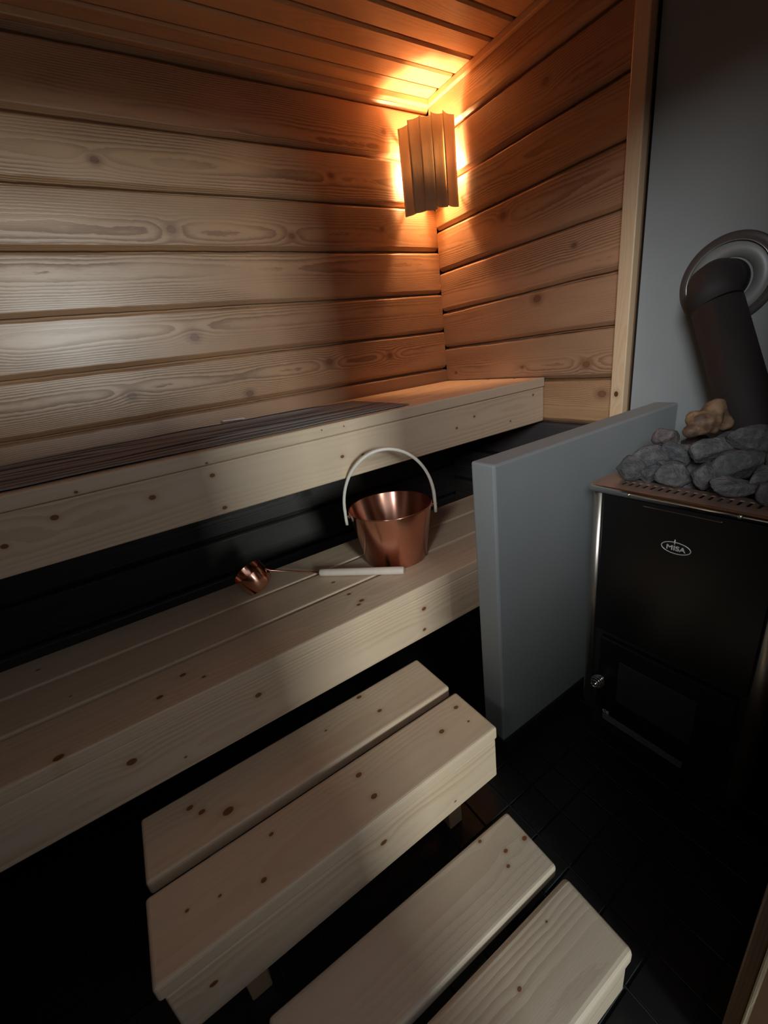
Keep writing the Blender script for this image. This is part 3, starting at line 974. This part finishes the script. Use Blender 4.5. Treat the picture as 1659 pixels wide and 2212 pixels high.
# ---------------------------------------------------------------- flue
ff = Vector((-0.205, -1.388, 0.0))
flue = thing('flue_pipe', 'black slanting stove pipe rising from the stones to the wall', 'pipe', (-0.205, -1.388, 0.79))
o0 = Vector((-0.205, -1.388, 0.79))
pts = [Vector((-0.205, -1.388, 0.760)), Vector((-0.205, -1.388, 0.82)), Vector((-0.202, -1.382, 0.85)), Vector((-0.130, -1.232, 1.176)),
       Vector((-0.122, -1.214, 1.207)), Vector((-0.100, -1.204, 1.230)), Vector((-0.070, -1.200, 1.236)), Vector((0.0, -1.195, 1.236))]
obj('pipe_length', tube_bm([p_ - o0 for p_ in pts[:4]], 0.0565, 48), M_flue, flue)
obj('pipe_elbow', tube_bm([p_ - o0 for p_ in pts[3:]], 0.0565, 48), M_flue, flue)
col_ = thing('flue_collar', 'round steel wall collar around the end of the black pipe', 'pipe collar', (0, -1.200, 1.238))
RX = (0, -math.pi / 2, 0)
obj('outer_ring', lathe_bm([(0.096, 0), (0.116, 0), (0.118, .003), (0.115, .006), (0.100, .008), (0.096, .006)], 80, close=True), M_collar, col_, rot=RX)
cr = obj('bright_rim', lathe_bm([(0.0955, 0.0), (0.0978, 0.0), (0.0980, .011), (0.0968, .0125), (0.0958, .0115)], 80, close=True), plain('rim_steel', (0.95, 0.95, 0.92, 1), 0.3, 1.0, 0.02), col_, rot=RX)
cr['label'] = 'bright polished inner rim'
obj('inner_disc', lathe_bm([(0.0575, 0.001), (0.0955, 0.001), (0.0955, .003), (0.0575, .003)], 80, close=True), M_collar_disc, col_, rot=RX)

# ---------------------------------------------------------------- stones
M_stone = []
for i, c in enumerate([(0.125, 0.125, 0.127, 1), (0.098, 0.10, 0.10, 1), (0.15, 0.128, 0.12, 1)]):
    N = NT('stove_stone_%d' % i)
    tc = N.n('ShaderNodeTexCoord')
    nz = N.noise(tc.outputs['Object'], 32, 6, 0.7)
    n2 = N.noise(tc.outputs['Object'], 140, 3, 0.7)
    N.t.links.new(N.mix(N.smooth(nz, 0.35, 0.7), (c[0] * .5, c[1] * .5, c[2] * .5, 1), (c[0] * 1.3, c[1] * 1.25, c[2] * 1.25, 1)), N.b.inputs['Base Color'])
    N.b.inputs['Roughness'].default_value = 0.86
    N.bump(N.math('ADD', nz, N.math('MULTIPLY', n2, 0.5)), 1.0, 0.008)
    M_stone.append(N.m)

def rock_bm(sx, sy, sz, seed):
    """stone: a sphere pressed against a dozen random flat faces, softened and roughened"""
    r = random.Random(seed)
    b = bmesh.new()
    bmesh.ops.create_icosphere(b, subdivisions=4, radius=1)
    planes = []
    for k in range(13):
        n_ = Vector((r.gauss(0, 1), r.gauss(0, 1), r.gauss(0, 1))).normalized()
        planes.append((n_, r.uniform(0.66, 0.96)))
    off = Vector((seed * 1.7, seed * .3, 0))
    for v in b.verts:
        d = v.co.normalized()
        acc = 0.0
        for n_, h in planes:
            c_ = n_.dot(d)
            if c_ > 0.05:
                acc += (c_ / h) ** 24
        acc += 1.0 / (1.08 ** 24)
        rad = acc ** (-1 / 24)
        rad *= 1 + 0.05 * noise.noise(d * 3.2 + off) + 0.035 * noise.noise(d * 7 + off) + 0.018 * noise.noise(d * 17 + off)
        v.co = Vector((d.x * sx, d.y * sy, d.z * sz)) * rad
    for f in b.faces:
        f.smooth = True
    bmesh.ops.recalc_face_normals(b, faces=b.faces)
    return b

# (x, y, z, full length, full height, turn in the view plane (deg), label)
STONES = [
    (-0.520, -1.2473, 0.8370, .060, .056, 10, 'squarish grey stone at the front left corner of the stove top'),
    (-0.480, -1.272, 0.8560, .076, .050, 12, 'craggy grey stone just behind the front left corner stone'),
    (-0.510, -1.290, 0.8260, .054, .038, 15, 'small low grey stone between front left corner stone and the blocky one'),
    (-0.515, -1.3397, 0.8300, .072, .048, -3, 'blocky flat-faced grey stone in the middle of the front row'),
    (-0.515, -1.4033, 0.8430, .056, .054, 80, 'upright oval grey stone right of the blocky front stone'),
    (-0.530, -1.4600, 0.8310, .100, .042, -6, 'long low smooth grey stone lying along the front edge slots'),
    (-0.475, -1.4449, 0.8650, .112, .060, 24, 'large slanting grey stone above the long low front stone'),
    (-0.420, -1.3782, 0.8730, .116, .052, 10, 'large long grey stone in the middle of the pile'),
    (-0.440, -1.3089, 0.8600, .066, .046, -32, 'striated grey stone below the brown carved piece'),
    (-0.370, -1.2555, 0.8800, .060, .052, 5, 'rounded brownish grey stone at the back left of the pile'),
    (-0.480, -1.3180, 0.8420, .062, .032, 0, 'small wedged stone behind the blocky front stone'),
    (-0.390, -1.4357, 0.9000, .094, .058, 0, 'large angular grey stone highest at the right of the pile'),
    (-0.340, -1.3701, 0.8800, .060, .034, 20, 'dark small stone peeking out behind the long middle stone'),
    (-0.500, -1.4950, 0.8520, .060, .038, 30, 'grey stone half hidden behind the large slanting one'),
    (-0.530, -1.5180, 0.8290, .046, .044, 0, 'small stone by the right end of the front slots'),
    (-0.400, -1.3105, 0.8600, .056, .028, 0, 'reddish thin stone tucked under the brown carved piece'),
    (-0.450, -1.5000, 0.8800, .070, .050, 12, 'angular stone at the far right edge of the pile'),
]
right_v, down_v, fwd_v = r_, d_, f_
k_ = 0
for x, y, z, L, Hh, ang, lab in STONES:
    k_ += 1
    a = math.radians(ang)
    u = right_v * math.cos(a) - down_v * math.sin(a)
    v = right_v * math.sin(a) + down_v * math.cos(a)
    Mx = Matrix((u, -v, -fwd_v)).transposed().to_4x4()
    b = rock_bm(L / 2 * 1.10, Hh / 2 * 1.12, min(L, Hh * 1.1) / 2 * 1.0, k_ * 7 + 3)
    o = obj('sauna_stone', b, M_stone[2 if 'brownish' in lab or 'reddish' in lab else k_ % 2])
    o.matrix_world = Matrix.Translation((x, y, z)) @ Mx
    tag(o, lab, 'stone', 'stones heaped on the stove')
# lower layer that carries them, glimpsed in the gaps
rr_ = random.Random(9)
k_ = 0
for ix_ in range(4):
    for iy in range(4):
        x = -0.455 + ix_ * 0.082
        y = -1.265 - iy * 0.082
        if (Vector((x, y)) - Vector((-0.205, -1.388))).length < 0.11:
            continue
        k_ += 1
        h_ = 0.790 + 0.010 * ix_
        b = rock_bm(0.040, 0.038, 0.035, 200 + k_)
        o = obj('sauna_stone', b, M_stone[k_ % 2], loc=(x + rr_.uniform(-.005, .005), y + rr_.uniform(-.005, .005), h_), rot=(rr_.uniform(-.4, .4), rr_.uniform(-.4, .4), rr_.uniform(0, 6)))
        tag(o, 'dark grey stone low in the heap, mostly under the others', 'stone', 'buried stones in the stove')

# ---------------------------------------------------------------- carved brown piece on the stones
def blob_figure():
    mb = bpy.data.metaballs.new('figure_tmp')
    mb.resolution = 0.0035
    mb.threshold = 0.35
    o = bpy.data.objects.new('figure_tmp', mb)
    COL.objects.link(o)
    # (right, up, toward) offsets in metres in the figure's own frame, radius
    els = [(-0.046, -0.024, 0.004, 0.015), (-0.034, -0.018, 0.004, 0.020), (-0.020, -0.004, 0.004, 0.026), (-0.004, 0.004, 0.002, 0.028),
           (0.010, 0.010, 0, 0.026), (0.016, 0.030, 0, 0.024), (0.026, 0.038, 0, 0.020), (0.034, 0.012, -0.004, 0.022),
           (0.048, 0.000, -0.006, 0.020), (-0.024, 0.012, -0.010, 0.020), (0.006, -0.012, 0.004, 0.020), (-0.014, -0.016, 0.010, 0.016), (0.040, 0.030, -0.004, 0.012)]
    for x, y, z, r in els:
        e = mb.elements.new()
        e.co = (x, y, z)
        e.radius = r * 1.35
    bpy.context.view_layer.update()
    dg = bpy.context.evaluated_depsgraph_get()
    me = bpy.data.meshes.new_from_object(o.evaluated_get(dg))
    bpy.data.objects.remove(o)
    b = bmesh.new()
    b.from_mesh(me)
    bpy.data.meshes.remove(me)
    for v in b.verts:
        n_ = noise.noise(v.co * 60) * 0.003 + noise.noise(v.co * 130) * 0.0012
        v.co += v.normal * n_ if v.normal.length > 0 else Vector((0, 0, 0))
    for f in b.faces:
        f.smooth = True
    return b
N = NT('carved_brown')
tc = N.n('ShaderNodeTexCoord')
nz = N.noise(tc.outputs['Object'], 28, 5, 0.6)
N.t.links.new(N.mix(N.smooth(nz, 0.35, 0.65), (0.07, 0.038, 0.022, 1), (0.24, 0.145, 0.08, 1)), N.b.inputs['Base Color'])
N.b.inputs['Roughness'].default_value = 0.7
N.bump(nz, 0.6, 0.004)
fig = obj('carved_figure', blob_figure(), N.m)
Mx = Matrix((right_v, -down_v, -fwd_v)).transposed().to_4x4()
fig.matrix_world = Matrix.Translation((-0.345, -1.3270, 0.918)) @ Mx
tag(fig, 'knobbly brown carved ornament resting on top of the stove stones', 'ornament')

# ---------------------------------------------------------------- sub-parts move with the part they sit on
def under(child, parent):
    child.location = child.location - parent.location
    child.parent = parent
def part(root, nm):
    return [c for c in root.children if c.name.split('.')[0] == nm]
dr = part(stove, 'stove_door')[0]
for nm in ('door_glass', 'door_handle', 'handle_stem'):
    under(part(stove, nm)[0], dr)
under(bd, part(stove, 'front_panel')[0])
under(part(stove, 'groove_highlight')[0], part(stove, 'front_panel')[0])
under(ce, rp)
for c in part(stove, 'rim_screw'):
    under(c, rm)
for c in part(bucket, 'pivot_pin'):
    under(c, hd)
